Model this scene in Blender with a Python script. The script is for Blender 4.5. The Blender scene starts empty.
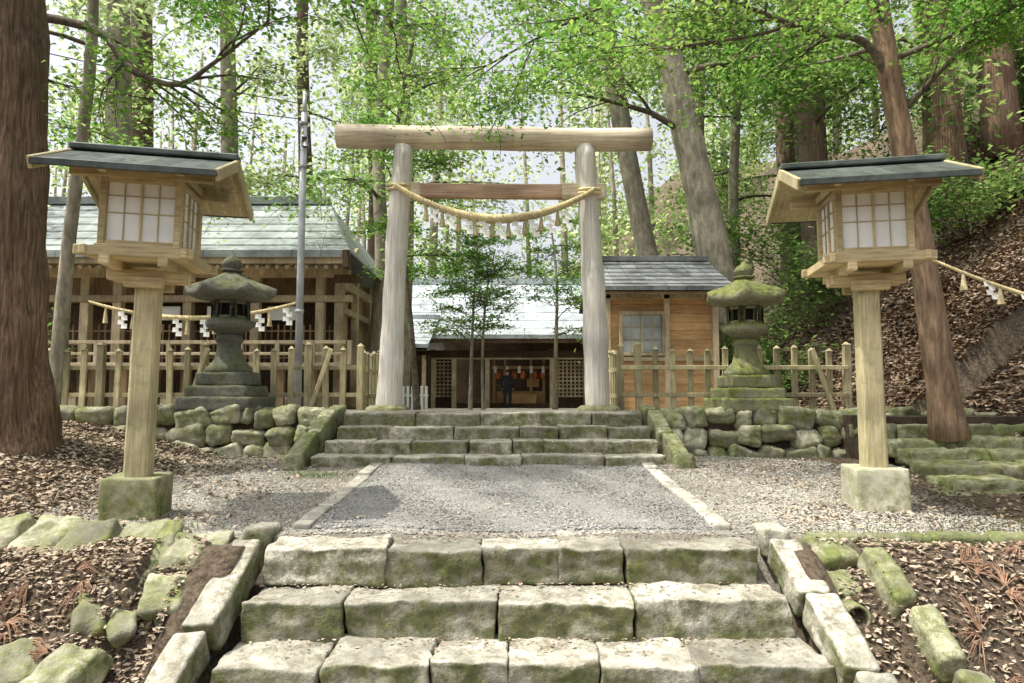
import bpy, math, random
import numpy as np
from mathutils import Vector, Matrix, noise
random.seed(7); rng=np.random.default_rng(7)
SC=bpy.context.scene
# ------------------------------------------------------------------ materials
def M(name,c1,c2,scale=5,stretch=(1,1,1),rough=.85,bump=.4,bdist=.02,moss=None,mossamt=.5,mossmode='top',island=.25,c3=None,detail=6,metal=0,dirt=.35,stain=None):
    m=bpy.data.materials.new(name); m.use_nodes=True
    nt=m.node_tree; N=nt.nodes; L=nt.links; bs=N['Principled BSDF']
    bs.inputs['Roughness'].default_value=rough; bs.inputs['Metallic'].default_value=metal
    bs.inputs['Specular IOR Level'].default_value=.25
    tc=N.new('ShaderNodeTexCoord'); mp=N.new('ShaderNodeMapping'); mp.inputs['Scale'].default_value=stretch
    L.new(tc.outputs['Object'],mp.inputs['Vector'])
    geo=N.new('ShaderNodeNewGeometry')
    off=N.new('ShaderNodeVectorMath'); off.operation='SCALE'; off.inputs['Scale'].default_value=13.0
    cx=N.new('ShaderNodeCombineXYZ')
    for i in range(3): L.new(geo.outputs['Random Per Island'],cx.inputs[i])
    L.new(cx.outputs[0],off.inputs[0])
    ad=N.new('ShaderNodeVectorMath'); ad.operation='ADD'; L.new(mp.outputs[0],ad.inputs[0]); L.new(off.outputs[0],ad.inputs[1])
    nz=N.new('ShaderNodeTexNoise'); nz.inputs['Scale'].default_value=scale; nz.inputs['Detail'].default_value=detail; nz.inputs['Roughness'].default_value=.7
    L.new(ad.outputs[0],nz.inputs['Vector'])
    cr=N.new('ShaderNodeValToRGB'); cr.color_ramp.elements[0].position=.33; cr.color_ramp.elements[1].position=.67
    cr.color_ramp.elements[0].color=(*c1,1); cr.color_ramp.elements[1].color=(*c2,1)
    if c3:
        e=cr.color_ramp.elements.new(.5); e.color=(*c3,1)
    L.new(nz.outputs['Fac'],cr.inputs[0]); col=cr.outputs[0]
    nd=N.new('ShaderNodeTexNoise'); nd.inputs['Scale'].default_value=1.7; nd.inputs['Detail'].default_value=5
    L.new(tc.outputs['Object'],nd.inputs['Vector'])
    mr=N.new('ShaderNodeMapRange'); mr.inputs[1].default_value=.35; mr.inputs[2].default_value=.65; mr.inputs[3].default_value=1-dirt; mr.inputs[4].default_value=1+dirt*.5
    L.new(nd.outputs['Fac'],mr.inputs[0])
    mi=N.new('ShaderNodeMapRange'); mi.inputs[3].default_value=1-island; mi.inputs[4].default_value=1+island
    L.new(geo.outputs['Random Per Island'],mi.inputs[0])
    mu=N.new('ShaderNodeMath'); mu.operation='MULTIPLY'; L.new(mr.outputs[0],mu.inputs[0]); L.new(mi.outputs[0],mu.inputs[1])
    hs=N.new('ShaderNodeHueSaturation'); L.new(col,hs.inputs['Color']); L.new(mu.outputs[0],hs.inputs['Value']); col=hs.outputs[0]
    if stain:
        n4=N.new('ShaderNodeTexNoise'); n4.inputs['Scale'].default_value=9; n4.inputs['Detail'].default_value=8; n4.inputs['Roughness'].default_value=.8; L.new(ad.outputs[0],n4.inputs['Vector'])
        r4=N.new('ShaderNodeMapRange'); r4.inputs[1].default_value=.49; r4.inputs[2].default_value=.60; r4.inputs[4].default_value=.8; L.new(n4.outputs['Fac'],r4.inputs[0])
        m4=N.new('ShaderNodeMix'); m4.data_type='RGBA'; L.new(r4.outputs[0],m4.inputs[0]); L.new(col,m4.inputs[6]); m4.inputs[7].default_value=(*stain,1); col=m4.outputs[2]
    if moss:
        sp=N.new('ShaderNodeSeparateXYZ'); L.new(geo.outputs['Normal'],sp.inputs[0])
        n2=N.new('ShaderNodeTexNoise'); n2.inputs['Scale'].default_value=4.5; n2.inputs['Detail'].default_value=8; n2.inputs['Roughness'].default_value=.75
        L.new(tc.outputs['Object'],n2.inputs['Vector'])
        a=N.new('ShaderNodeMath'); a.operation='MULTIPLY'
        a.inputs[1].default_value={'top':.16,'side':-.20,'all':0}[mossmode]; L.new(sp.outputs[2],a.inputs[0])
        b=N.new('ShaderNodeMath'); b.operation='ADD'; L.new(a.outputs[0],b.inputs[0]); L.new(n2.outputs['Fac'],b.inputs[1])
        r=N.new('ShaderNodeMapRange'); r.inputs[1].default_value=.66-mossamt*.36; r.inputs[2].default_value=.86-mossamt*.36; r.inputs[4].default_value=.88
        L.new(b.outputs[0],r.inputs[0])
        mc=N.new('ShaderNodeMix'); mc.data_type='RGBA'
        L.new(r.outputs[0],mc.inputs[0]); L.new(col,mc.inputs[6])
        mcr=N.new('ShaderNodeValToRGB'); mcr.color_ramp.elements[0].color=(moss[0]*.45,moss[1]*.45,moss[2]*.5,1); mcr.color_ramp.elements[1].color=(*moss,1)
        mcr.color_ramp.elements[0].position=.35; mcr.color_ramp.elements[1].position=.65
        n3=N.new('ShaderNodeTexNoise'); n3.inputs['Scale'].default_value=22; n3.inputs['Detail'].default_value=5; L.new(tc.outputs['Object'],n3.inputs['Vector'])
        L.new(n3.outputs['Fac'],mcr.inputs[0]); L.new(mcr.outputs[0],mc.inputs[7]); col=mc.outputs[2]
    L.new(col,bs.inputs['Base Color'])
    if bump:
        bp=N.new('ShaderNodeBump'); bp.inputs['Strength'].default_value=bump; bp.inputs['Distance'].default_value=bdist
        L.new(nz.outputs['Fac'],bp.inputs['Height']); L.new(bp.outputs[0],bs.inputs['Normal'])
    return m

def leafmat(name,cols,trans=.5,tcols=None):
    m=bpy.data.materials.new(name); m.use_nodes=True; nt=m.node_tree; N=nt.nodes; L=nt.links
    N.remove(N['Principled BSDF']); out=N['Material Output']
    geo=N.new('ShaderNodeNewGeometry'); tc=N.new('ShaderNodeTexCoord')
    nz=N.new('ShaderNodeTexNoise'); nz.inputs['Scale'].default_value=.6; nz.inputs['Detail'].default_value=2; L.new(tc.outputs['Object'],nz.inputs['Vector'])
    a=N.new('ShaderNodeMath'); a.operation='MULTIPLY_ADD'; a.inputs[1].default_value=.55; 
    b=N.new('ShaderNodeMath'); b.operation='MULTIPLY_ADD'; b.inputs[1].default_value=1.6; b.inputs[2].default_value=-.55
    L.new(nz.outputs['Fac'],b.inputs[0]); L.new(geo.outputs['Random Per Island'],a.inputs[0]); L.new(b.outputs[0],a.inputs[2])
    def ramp(cs):
        cr=N.new('ShaderNodeValToRGB'); els=cr.color_ramp.elements
        for i,c in enumerate(cs):
            p=i/(len(cs)-1)
            e=els[0] if i==0 else (els[-1] if i==len(cs)-1 else els.new(p))
            e.position=p; e.color=(*c,1)
        L.new(a.outputs[0],cr.inputs[0]); return cr.outputs[0]
    d=N.new('ShaderNodeBsdfDiffuse'); L.new(ramp(cols),d.inputs['Color'])
    if tcols:
        t=N.new('ShaderNodeBsdfTranslucent'); L.new(ramp(tcols),t.inputs['Color'])
        mx=N.new('ShaderNodeMixShader'); mx.inputs[0].default_value=trans
        L.new(d.outputs[0],mx.inputs[1]); L.new(t.outputs[0],mx.inputs[2]); L.new(mx.outputs[0],out.inputs['Surface'])
    else: L.new(d.outputs[0],out.inputs['Surface'])
    return m

m_step=M('step_stone',(.25,.235,.185),(.52,.50,.42),7,moss=(.14,.155,.045),mossamt=.82,mossmode='side',bump=1,bdist=.035,dirt=.35,island=.3,stain=(.17,.15,.10))
m_wall=M('wall_stone',(.24,.235,.16),(.54,.52,.40),5,moss=(.20,.235,.06),mossamt=.68,mossmode='all',bump=.8,bdist=.04,island=.4,stain=(.17,.16,.09))
m_mossy=M('mossy_stone',(.16,.16,.09),(.44,.43,.30),7,moss=(.18,.22,.05),mossamt=.68,mossmode='all',bump=.8,bdist=.04,island=.3,stain=(.13,.12,.06))
m_lant=M('lantern_stone',(.09,.095,.075),(.27,.27,.22),9,moss=(.13,.145,.055),mossamt=.5,mossmode='top',bump=.8,bdist=.025,stain=(.06,.06,.045))
m_lant2=M('lantern_stone_mossy',(.18,.18,.115),(.38,.37,.25),9,moss=(.21,.24,.055),mossamt=.65,mossmode='top',bump=.8,bdist=.025,stain=(.10,.10,.06))
m_conc=M('mossy_concrete',(.26,.25,.15),(.44,.42,.29),8,moss=(.18,.21,.05),mossamt=.72,mossmode='all',bump=.4,bdist=.01,stain=(.18,.17,.09))
m_conc2=M('pale_concrete',(.42,.40,.29),(.62,.60,.47),8,moss=(.25,.28,.09),mossamt=.55,mossmode='all',bump=.4,bdist=.01,stain=(.30,.29,.17))
m_wv=M('weathered_wood_vertical',(.34,.29,.15),(.66,.58,.36),5,(14,14,.8),bump=.3,bdist=.01,moss=(.34,.35,.15),mossamt=.4,mossmode='all')
m_wh=M('weathered_wood_horizontal',(.34,.27,.14),(.68,.56,.33),5,(.8,14,14),bump=.3,bdist=.01)
m_post=M('torii_post_wood',(.48,.44,.37),(.84,.81,.75),3,(14,14,.5),bump=.5,bdist=.015,island=.05,dirt=.2)
m_beam=M('torii_beam_wood',(.38,.30,.21),(.76,.67,.53),3,(.5,10,12),bump=.5,bdist=.015,island=.08,c3=(.62,.53,.40))
m_nuki=M('torii_tie_beam_wood',(.30,.19,.13),(.60,.43,.32),3,(.5,10,12),bump=.3,bdist=.01,island=.05)
m_fence=M('fence_wood',(.27,.23,.12),(.58,.51,.32),5,(10,10,1),bump=.3,bdist=.01,moss=(.27,.28,.11),mossamt=.35,mossmode='all',island=.35)
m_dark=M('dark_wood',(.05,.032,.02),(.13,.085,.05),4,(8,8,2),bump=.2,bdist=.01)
m_brown=M('brown_wood',(.22,.15,.08),(.44,.32,.19),4,(8,8,1),bump=.2,bdist=.01)
m_tan=M('tan_wood',(.42,.33,.20),(.70,.59,.42),4,(6,6,1),bump=.2,bdist=.01)
m_orange=M('cedar_board',(.46,.26,.11),(.72,.47,.24),3,(1,6,9),bump=.2,bdist=.01,island=.18,dirt=.2)
m_roofg=M('grey_green_roof',(.20,.235,.22),(.35,.385,.37),6,(1,3,3),rough=.6,bump=.2,bdist=.01,island=.15)
m_roofb=M('grey_blue_roof',(.33,.37,.385),(.48,.53,.55),5,rough=.5,bump=.2,bdist=.01,island=.1)
m_roofd=M('dark_grey_roof',(.14,.15,.15),(.26,.27,.27),5,rough=.6,bump=.2,bdist=.01,island=.15)
m_lroof=M('lamp_copper_roof',(.035,.045,.04),(.10,.115,.10),7,rough=.5,bump=.2,bdist=.01)
m_white=M('paper_panel',(.78,.79,.75),(.86,.87,.83),4,rough=.6,bump=0,island=.03,dirt=.1)
m_paper=M('white_paper',(.84,.83,.78),(.88,.87,.84),4,bump=0,island=.05,dirt=.05)
m_glass=M('window_pane',(.40,.45,.45),(.6,.65,.64),2,rough=.2,bump=0,island=.1)
m_rope=M('straw_rope',(.48,.38,.18),(.78,.67,.42),20,(1,1,1),bump=.5,bdist=.01)
m_metal=M('galvanised_metal',(.40,.42,.44),(.52,.54,.56),6,rough=.5,metal=.2,bump=.05)
m_black=M('black_shade_and_wire',(.008,.008,.007),(.02,.018,.015),4,bump=0)  # painted shade inside pipes and fireboxes; plain black on the wire
m_earth=M('dark_earth',(.03,.022,.014),(.09,.065,.045),14,bump=.6)
m_cedar=M('cedar_bark',(.10,.065,.04),(.46,.32,.21),4,(11,11,.55),bump=1,bdist=.07,c3=(.26,.17,.11),island=.1)
m_cedard=M('dark_cedar_bark',(.08,.055,.04),(.28,.20,.15),4,(9,9,.7),bump=.9,bdist=.05,island=.2)
m_bark=M('pale_bark',(.18,.16,.115),(.46,.41,.32),3,(4,4,1.2),bump=.7,bdist=.03,moss=(.22,.24,.11),mossamt=.4,mossmode='all',island=.2)
m_barkd=M('branch_bark',(.06,.05,.035),(.20,.165,.12),6,(3,3,3),bump=.5,bdist=.02,island=.2)
m_redbark=M('red_brown_bark',(.13,.085,.055),(.38,.26,.165),4,(7,7,1),bump=.8,bdist=.03,island=.1)
m_cloth=M('dark_cloth',(.012,.013,.018),(.03,.03,.04),9,bump=.1)
m_skin=M('skin',(.5,.32,.24),(.56,.37,.28),9,bump=0,island=.02)
m_red=M('vermilion_ornament',(.45,.10,.03),(.6,.2,.06),5,bump=0)

L_near=leafmat('maple_leaves',[(.025,.065,.018),(.05,.11,.025),(.08,.15,.033),(.14,.21,.05)],.5,[(.06,.19,.03),(.16,.36,.06),(.33,.54,.10),(.52,.69,.18)])
L_mid=leafmat('broad_leaves',[(.025,.06,.018),(.05,.10,.03),(.09,.15,.045),(.15,.21,.075)],.5,[(.08,.19,.04),(.20,.36,.08),(.38,.55,.15),(.58,.71,.27)])
L_far=leafmat('hazed_distant_leaves',[(.07,.12,.04),(.12,.17,.065),(.18,.23,.095),(.25,.29,.14)],.62,[(.26,.43,.12),(.44,.60,.21),(.64,.76,.35),(.82,.88,.54)])  # distance haze is put into these pale leaf colours
L_ced=leafmat('cedar_needles',[(.03,.055,.02),(.05,.085,.03),(.07,.11,.04),(.09,.13,.05)],.35,[(.12,.2,.05),(.2,.3,.09),(.3,.4,.14),(.4,.48,.2)])
L_dead=leafmat('dead_leaves',[(.06,.038,.026),(.13,.086,.056),(.23,.162,.11),(.38,.295,.215),(.10,.065,.043)])
L_deadp=leafmat('dead_leaves_pale',[(.11,.078,.052),(.22,.165,.112),(.34,.265,.19),(.50,.415,.32),(.14,.10,.066)])
L_peb=leafmat('pebbles',[(.15,.14,.115),(.25,.235,.20),(.36,.34,.295),(.50,.48,.43)])
L_pebp=leafmat('path_pebbles',[(.12,.118,.11),(.21,.207,.19),(.31,.305,.285),(.45,.44,.41)])
L_grass=leafmat('grass_blades',[(.04,.09,.02),(.08,.14,.03),(.14,.2,.05)],.4,[(.15,.3,.05),(.25,.42,.08),(.35,.5,.1)])

# ------------------------------------------------------------------ mesh builder
def link(o): SC.collection.objects.link(o); return o
def empty(name,loc=(0,0,0),rz=0):
    e=bpy.data.objects.new(name,None); e.location=loc; e.rotation_euler=(0,0,rz); e.empty_display_size=.2; return link(e)
_cube={}
def cubegrid(n):
    if n in _cube: return _cube[n]
    idx={};V=[];F=[]
    def vid(p):
        k=tuple(round(c,5) for c in p)
        if k not in idx: idx[k]=len(V); V.append(k)
        return idx[k]
    for ax in range(3):
        for s in (-1,1):
            for i in range(n):
                for j in range(n):
                    q=[]
                    for (a,b) in ((i,j),(i+1,j),(i+1,j+1),(i,j+1)):
                        p=[0,0,0]; p[ax]=s; p[(ax+1)%3]=-1+2*a/n; p[(ax+2)%3]=-1+2*b/n; q.append(vid(p))
                    F.append(q if s>0 else q[::-1])
    _cube[n]=(np.array(V,float),F); return _cube[n]
class B:
    def __init__(s): s.v=[]; s.f=[]; s.n=0
    def add(s,V,F):
        V=np.asarray(V,float); s.v.append(V); s.f.extend([[i+s.n for i in f] for f in F]); s.n+=len(V)
    def box(s,c,d,rz=0,rx=0,ry=0,taper=1,bev=.006):
        x,y,z=[a/2 for a in d]; b=min(bev,x*.4,y*.4,z*.4)
        V=[];
        R=Matrix.Rotation(rz,3,'Z')@Matrix.Rotation(ry,3,'Y')@Matrix.Rotation(rx,3,'X')
        id={}
        for sx in (-1,1):
            for sy in (-1,1):
                for sz in (-1,1):
                    t=taper if sz>0 else 1
                    for k,(px,py,pz) in enumerate(((x,y-b,z-b),(x-b,y,z-b),(x-b,y-b,z))):
                        id[(sx,sy,sz,k)]=len(V); p=R@Vector((sx*px*t,sy*py*t,sz*pz)); V.append((p.x+c[0],p.y+c[1],p.z+c[2]))
        F=[]
        g=lambda a,b_,c_,k:id[(a,b_,c_,k)]
        for sgn in (-1,1):
            q=[g(sgn,-1,-1,0),g(sgn,1,-1,0),g(sgn,1,1,0),g(sgn,-1,1,0)]; F.append(q if sgn>0 else q[::-1])
            q=[g(-1,sgn,-1,1),g(-1,sgn,1,1),g(1,sgn,1,1),g(1,sgn,-1,1)]; F.append(q if sgn>0 else q[::-1])
            q=[g(-1,-1,sgn,2),g(1,-1,sgn,2),g(1,1,sgn,2),g(-1,1,sgn,2)]; F.append(q if sgn>0 else q[::-1])
        for a in (-1,1):
            for b2 in (-1,1):
                q=[g(a,b2,-1,0),g(a,b2,1,0),g(a,b2,1,1),g(a,b2,-1,1)]; F.append(q if a*b2>0 else q[::-1])
                q=[g(a,-1,b2,0),g(a,-1,b2,2),g(a,1,b2,2),g(a,1,b2,0)]; F.append(q if a*b2>0 else q[::-1])
                q=[g(-1,a,b2,1),g(1,a,b2,1),g(1,a,b2,2),g(-1,a,b2,2)]; F.append(q if a*b2>0 else q[::-1])
                for c2 in (-1,1):
                    q=[g(a,b2,c2,0),g(a,b2,c2,1),g(a,b2,c2,2)]; F.append(q if a*b2*c2>0 else q[::-1])
        s.add(V,F)
    def stone(s,c,d,rad=.03,amp=.012,fr=3.,n=7,rz=0,rx=0,ry=0,chip=1.0,cut=0):
        "rounded, worn block with absolute edge radius"
        V,F=cubegrid(n); h=np.array(d)/2; rr=np.minimum(rad,h*.8)
        u=np.abs(V); u0=1-2/n; q=rr/h
        um=np.where(u>u0,1-q*(1-u)/(1-u0),u*(1-q)/u0); P=np.sign(V)*um*h
        inner=np.clip(P,-(h-rr),h-rr); dd=P-inner; ln=np.sqrt(((dd/rr)**2).sum(1)); ln=np.where(ln<1e-6,1,ln)
        mx=np.abs(dd/rr).max(1); P=inner+dd*np.where(ln>0,mx/ln,1)[:,None]
        if cut:
            k=[random.uniform(-cut,cut) for _ in range(6)]
            P=P*(1+np.stack([k[0]*V[:,1]+k[1]*V[:,2],k[2]*V[:,0]+k[3]*V[:,2],k[4]*V[:,0]+k[5]*V[:,1]],-1))
        sd=random.uniform(0,99)
        W=np.array([noise.noise_vector(Vector((p[0]*fr+sd,p[1]*fr-sd,p[2]*fr+sd*.5))) for p in P])
        W2=np.array([noise.noise_vector(Vector((p[0]*fr*4+sd,p[1]*fr*4-sd,p[2]*fr*4+sd*.5))) for p in P])
        P=P+W*amp+W2*amp*.45*chip
        R=np.array(Matrix.Rotation(rz,3,'Z')@Matrix.Rotation(ry,3,'Y')@Matrix.Rotation(rx,3,'X'))
        s.add(P@R.T+np.array(c),F)
    def tube(s,P,R,n=10,rough=0,cap=True,seed=0):
        P=[Vector(p) for p in P]; V=[];F=[]
        up=Vector((1,0,0)) if abs((P[-1]-P[0]).normalized().x)<.8 else Vector((0,1,0))
        for i,p in enumerate(P):
            t=(P[min(i+1,len(P)-1)]-P[max(i-1,0)]).normalized()
            a=(up-t*up.dot(t)).normalized(); b=t.cross(a); up=a
            for j in range(n):
                th=2*math.pi*j/n; r=R[i]
                if rough: r*=1+rough*noise.noise(Vector((math.cos(th)*2+seed,math.sin(th)*2,i*.35)))+rough*.5*noise.noise(Vector((math.cos(th)*7+seed,math.sin(th)*7,i*.25)))
                q=p+(a*math.cos(th)+b*math.sin(th))*r; V.append(tuple(q))
        for i in range(len(P)-1):
            for j in range(n):
                F.append([i*n+j,i*n+(j+1)%n,(i+1)*n+(j+1)%n,(i+1)*n+j])
        if cap: F.append(list(range(n))[::-1]); F.append([(len(P)-1)*n+j for j in range(n)])
        s.add(V,F)
    def lathe(s,prof,c,n=24,poly=0,lift=None,rot=0):
        V=[];F=[]
        for i,(r,z) in enumerate(prof):
            for j in range(n):
                th=2*math.pi*j/n
                rr=r; zz=z
                if poly:
                    ph=(th%(2*math.pi/poly))-math.pi/poly
                    rr=r*math.cos(math.pi/poly)/math.cos(ph)
                    if lift: zz=z+lift[i]*(abs(ph)/(math.pi/poly))**3
                V.append((c[0]+rr*math.cos(th+rot),c[1]+rr*math.sin(th+rot),c[2]+zz))
        for i in range(len(prof)-1):
            for j in range(n): F.append([i*n+j,i*n+(j+1)%n,(i+1)*n+(j+1)%n,(i+1)*n+j])
        F.append(list(range(n))[::-1]); F.append([(len(prof)-1)*n+j for j in range(n)])
        s.add(V,F)
    def slab(s,a,b,c,d,t):
        V=[a,b,c,d]+[(p[0],p[1],p[2]-t) for p in (a,b,c,d)]
        s.add(V,[[0,1,2,3],[7,6,5,4],[0,4,5,1],[1,5,6,2],[2,6,7,3],[3,7,4,0]])
    def build(s,name,mat,parent=None,smooth=False,local=False):
        V=np.concatenate(s.v) if s.v else np.zeros((0,3))
        if parent is not None and not local: V=V-np.array(parent.location)
        me=bpy.data.meshes.new(name); me.from_pydata(V.tolist(),[],s.f); me.materials.append(mat)
        if smooth: me.polygons.foreach_set('use_smooth',[True]*len(me.polygons))
        me.update(); o=link(bpy.data.objects.new(name,me))
        if parent is not None: o.parent=parent
        return o
def scatter(name,base,faces,pos,size,mat,parent=None,flat=.6):
    pos=np.asarray(pos,float)
    n=len(pos); k=len(base); base=np.asarray(base,float)
    yaw=rng.uniform(0,2*np.pi,n); tx=rng.normal(0,flat,n); ty=rng.normal(0,flat,n)
    cz,sz=np.cos(yaw),np.sin(yaw); cx,sx=np.cos(tx),np.sin(tx); cy,sy=np.cos(ty),np.sin(ty)
    P=base[None]*np.asarray(size)[:,None,None]
    x,y,z=P[...,0],P[...,1],P[...,2]
    y,z=y*cx[:,None]-z*sx[:,None],y*sx[:,None]+z*cx[:,None]
    x,z=x*cy[:,None]+z*sy[:,None],-x*sy[:,None]+z*cy[:,None]
    x,y=x*cz[:,None]-y*sz[:,None],x*sz[:,None]+y*cz[:,None]
    V=np.stack([x,y,z],-1)+pos[:,None,:]
    if parent is not None: V=V-np.array(parent.location)
    V=V.reshape(-1,3); fl=len(faces[0]); nf=len(faces)
    I=(np.array(faces)[None]+np.arange(n)[:,None,None]*k).reshape(-1)
    me=bpy.data.meshes.new(name); me.vertices.add(len(V)); me.vertices.foreach_set('co',V.reshape(-1))
    me.loops.add(len(I)); me.loops.foreach_set('vertex_index',I)
    me.polygons.add(n*nf); me.polygons.foreach_set('loop_start',np.arange(n*nf)*fl); me.polygons.foreach_set('loop_total',np.full(n*nf,fl))
    me.materials.append(mat); me.update(calc_edges=True)
    o=link(bpy.data.objects.new(name,me))
    if parent is not None: o.parent=parent
    return o
LEAF=[(0,-.5,0),(.27,-.05,.06),(0,.5,0),(-.27,-.05,.06)]; LF=[[0,1,2,3]]
OCT=[(1,0,0),(0,1,0),(-1,0,0),(0,-1,0),(0,0,.6)]
OF=[[0,1,4],[1,2,4],[2,3,4],[3,0,4]]

# ------------------------------------------------------------------ terrain
def sm(t): t=np.clip(t,0,1); return t*t*(3-2*t)
def H(x,y,bumpy=True):
    x=np.asarray(x,float); y=np.asarray(y,float)
    z=-.85*(1-sm((y-3.2)/1.25))+.176*np.clip((y-4.5)/3,0,1)
    z=z+.42*sm((-3.3-x)/2.2)*sm((y-4.2)/1.5)
    ter=.725-(np.clip(y,9.2,30)-9.2)*.025
    z=np.where(y>8.8,np.maximum(ter,0),z)
    hill=np.minimum(.92*np.clip(x-4.75+.35*np.sin(y*.5),0,None),16)*sm((y-6.9)/2.2)
    z=z+hill
    z=z+np.clip((y-42)*.3,0,14)
    if bumpy:
        z=z+.02*np.sin(x*3.1+1.3*np.sin(y*2.3))*np.cos(y*2.7+x)*np.where(y<8.8,1,.3)+.12*sm((x-4.8)/2)*np.sin(x*2.3+y*1.1)*np.cos(y*1.7)
        z=z+.012*np.sin(x*9+y*4)*np.cos(y*11-x*5)*np.where(y<4.6,1,.3)
    st=(np.abs(x-.03)<1.72)&(y<4.70); z=np.where(st,np.minimum(z,-1.0),z)
    ch=(((x>1.95)&(x<2.2))|((x<-2.0)&(x>-2.25)))&(y<4.5); z=np.where(ch,z-.12,z)
    return z
def axis(a,b,step,lo,hi,g=1.18):
    c=list(np.arange(a,b,step)); s=step
    while c[-1]<hi: s=min(s*g,12); c.append(c[-1]+s)
    s=step
    while c[0]>lo: s=min(s*g,12); c.insert(0,c[0]-s)
    return np.array(c)
xs=axis(-6.5,7.5,.06,-160,160); ys=axis(2.6,10.5,.06,-60,200)
GX,GY=np.meshgrid(xs,ys); GZ=H(GX,GY)
nx,ny=len(xs),len(ys)
V=np.stack([GX,GY,GZ],-1).reshape(-1,3)
ii=np.arange(nx*ny).reshape(ny,nx); Q=np.stack([ii[:-1,:-1],ii[:-1,1:],ii[1:,1:],ii[1:,:-1]],-1).reshape(-1,4)
me=bpy.data.meshes.new('ground'); me.vertices.add(len(V)); me.vertices.foreach_set('co',V.reshape(-1))
me.loops.add(Q.size); me.loops.foreach_set('vertex_index',Q.reshape(-1)); me.polygons.add(len(Q))
me.polygons.foreach_set('loop_start',np.arange(len(Q))*4); me.polygons.foreach_set('loop_total',np.full(len(Q),4))
me.update(calc_edges=True)
wob=.35*np.sin(GY*2.1)+.2*np.sin(GY*5.3+GX*2)
grav=sm((3.55+wob-np.abs(GX+.1))/.9)*sm((GY-4.4)/.4); grav=np.where((GY>8.8)&(GX<4.4)&(GX>-7),.9,grav)
at=me.attributes.new('gravel','FLOAT','POINT'); at.data.foreach_set('value',grav.reshape(-1))
me.polygons.foreach_set('use_smooth',[True]*len(Q))
gm=bpy.data.materials.new('ground_material'); gm.use_nodes=True; N=gm.node_tree.nodes; L=gm.node_tree.links; bs=N['Principled BSDF']; bs.inputs['Roughness'].default_value=.95; bs.inputs['Specular IOR Level'].default_value=.1
tc=N.new('ShaderNodeTexCoord')
def nzn(sc,det=6):
    n=N.new('ShaderNodeTexNoise'); n.inputs['Scale'].default_value=sc; n.inputs['Detail'].default_value=det; n.inputs['Roughness'].default_value=.7; L.new(tc.outputs['Object'],n.inputs['Vector']); return n
def rmp(src,c1,c2):
    cr=N.new('ShaderNodeValToRGB'); els=cr.color_ramp.elements
    els[0].position=.35; els[0].color=(*c1,1); els[1].position=.65; els[1].color=(*c2,1)
    L.new(src,cr.inputs[0]); return cr.outputs[0]
a1=nzn(28,8); a2=nzn(1.3,6); a3=nzn(60,4)
soil=rmp(a1.outputs['Fac'],(.055,.042,.03),(.20,.155,.11))
gr=rmp(a3.outputs['Fac'],(.20,.185,.15),(.46,.43,.365))
atn=N.new('ShaderNodeAttribute'); atn.attribute_name='gravel'
ma=N.new('ShaderNodeMath'); ma.operation='MULTIPLY_ADD'; L.new(a2.outputs['Fac'],ma.inputs[0]); ma.inputs[1].default_value=1.1; ma.inputs[2].default_value=-.6
mb=N.new('ShaderNodeMath'); mb.operation='ADD'; mb.use_clamp=True; L.new(ma.outputs[0],mb.inputs[0]); L.new(atn.outputs['Fac'],mb.inputs[1])
mx=N.new('ShaderNodeMix'); mx.data_type='RGBA'; L.new(mb.outputs[0],mx.inputs[0]); L.new(soil,mx.inputs[6]); L.new(gr,mx.inputs[7]); L.new(mx.outputs[2],bs.inputs['Base Color'])
bp=N.new('ShaderNodeBump'); bp.inputs['Strength'].default_value=.9; bp.inputs['Distance'].default_value=.04; L.new(a1.outputs['Fac'],bp.inputs['Height']); L.new(bp.outputs[0],bs.inputs['Normal'])
me.materials.append(gm); link(bpy.data.objects.new('ground',me))

# ------------------------------------------------------------------ gravel path
m_grav=M('path_gravel',(.20,.195,.18),(.42,.41,.38),70,bump=.9,bdist=.02,island=0,dirt=.25)
m_border=M('path_border_stone',(.34,.32,.27),(.58,.56,.49),7,bump=.6,bdist=.02,stain=(.26,.24,.18))
b=B()
n=40; ny_=60
V=[];F=[]
for j in range(ny_+1):
    for i in range(n+1):
        x=-1.40+2.8*i/n; y=4.745+2.78*j/ny_
        z=float(H(x,max(y,4.8)))+.014+.004*math.sin(x*7+y*4)
        if y<4.86: z-=.05*(4.86-y)/.115
        V.append((x,y,z))
for j in range(ny_):
    for i in range(n): k=j*(n+1)+i; F.append([k,k+1,k+n+2,k+n+1])
b.add(V,F); path=b.build('gravel_path',m_grav,smooth=True)
b=B()
for sx in (-1,1):
    y=4.85
    while y<7.4:
        l=random.uniform(.45,.9); l=min(l,7.5-y)
        b.stone((sx*1.47,y+l/2,float(H(1.5,y+l/2))-.02),(.13,l-.008,.11),rad=.015,amp=.006,fr=6,n=6,rx=.05); y+=l
b.build('path_border_stones',m_border,path,smooth=True)
n=76000
px=rng.uniform(-3.9,3.7,n); py=4.72+rng.beta(1,1.6,n)*3.9
ok=(np.abs(px)+rng.normal(0,.35,n)<3.6)&~((np.abs(px)<2.2)&(py>7.5))&~((np.abs(np.abs(px)-1.47)<.06)&(rng.random(n)<.85)); px,py=px[ok],py[ok]
inp=(np.abs(px)<1.4)&(py>4.84)
pz=H(px,np.maximum(py,4.8))+np.where(inp,.016,.002)
PP=np.stack([px,py,pz],-1)
scatter('path_pebbles',OCT,OF,PP[inp],rng.uniform(.005,.012,int(inp.sum())),L_pebp,flat=.3)
scatter('gravel_pebbles',OCT,OF,PP[~inp],rng.uniform(.005,.013,int((~inp).sum())),L_peb,flat=.3)

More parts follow.
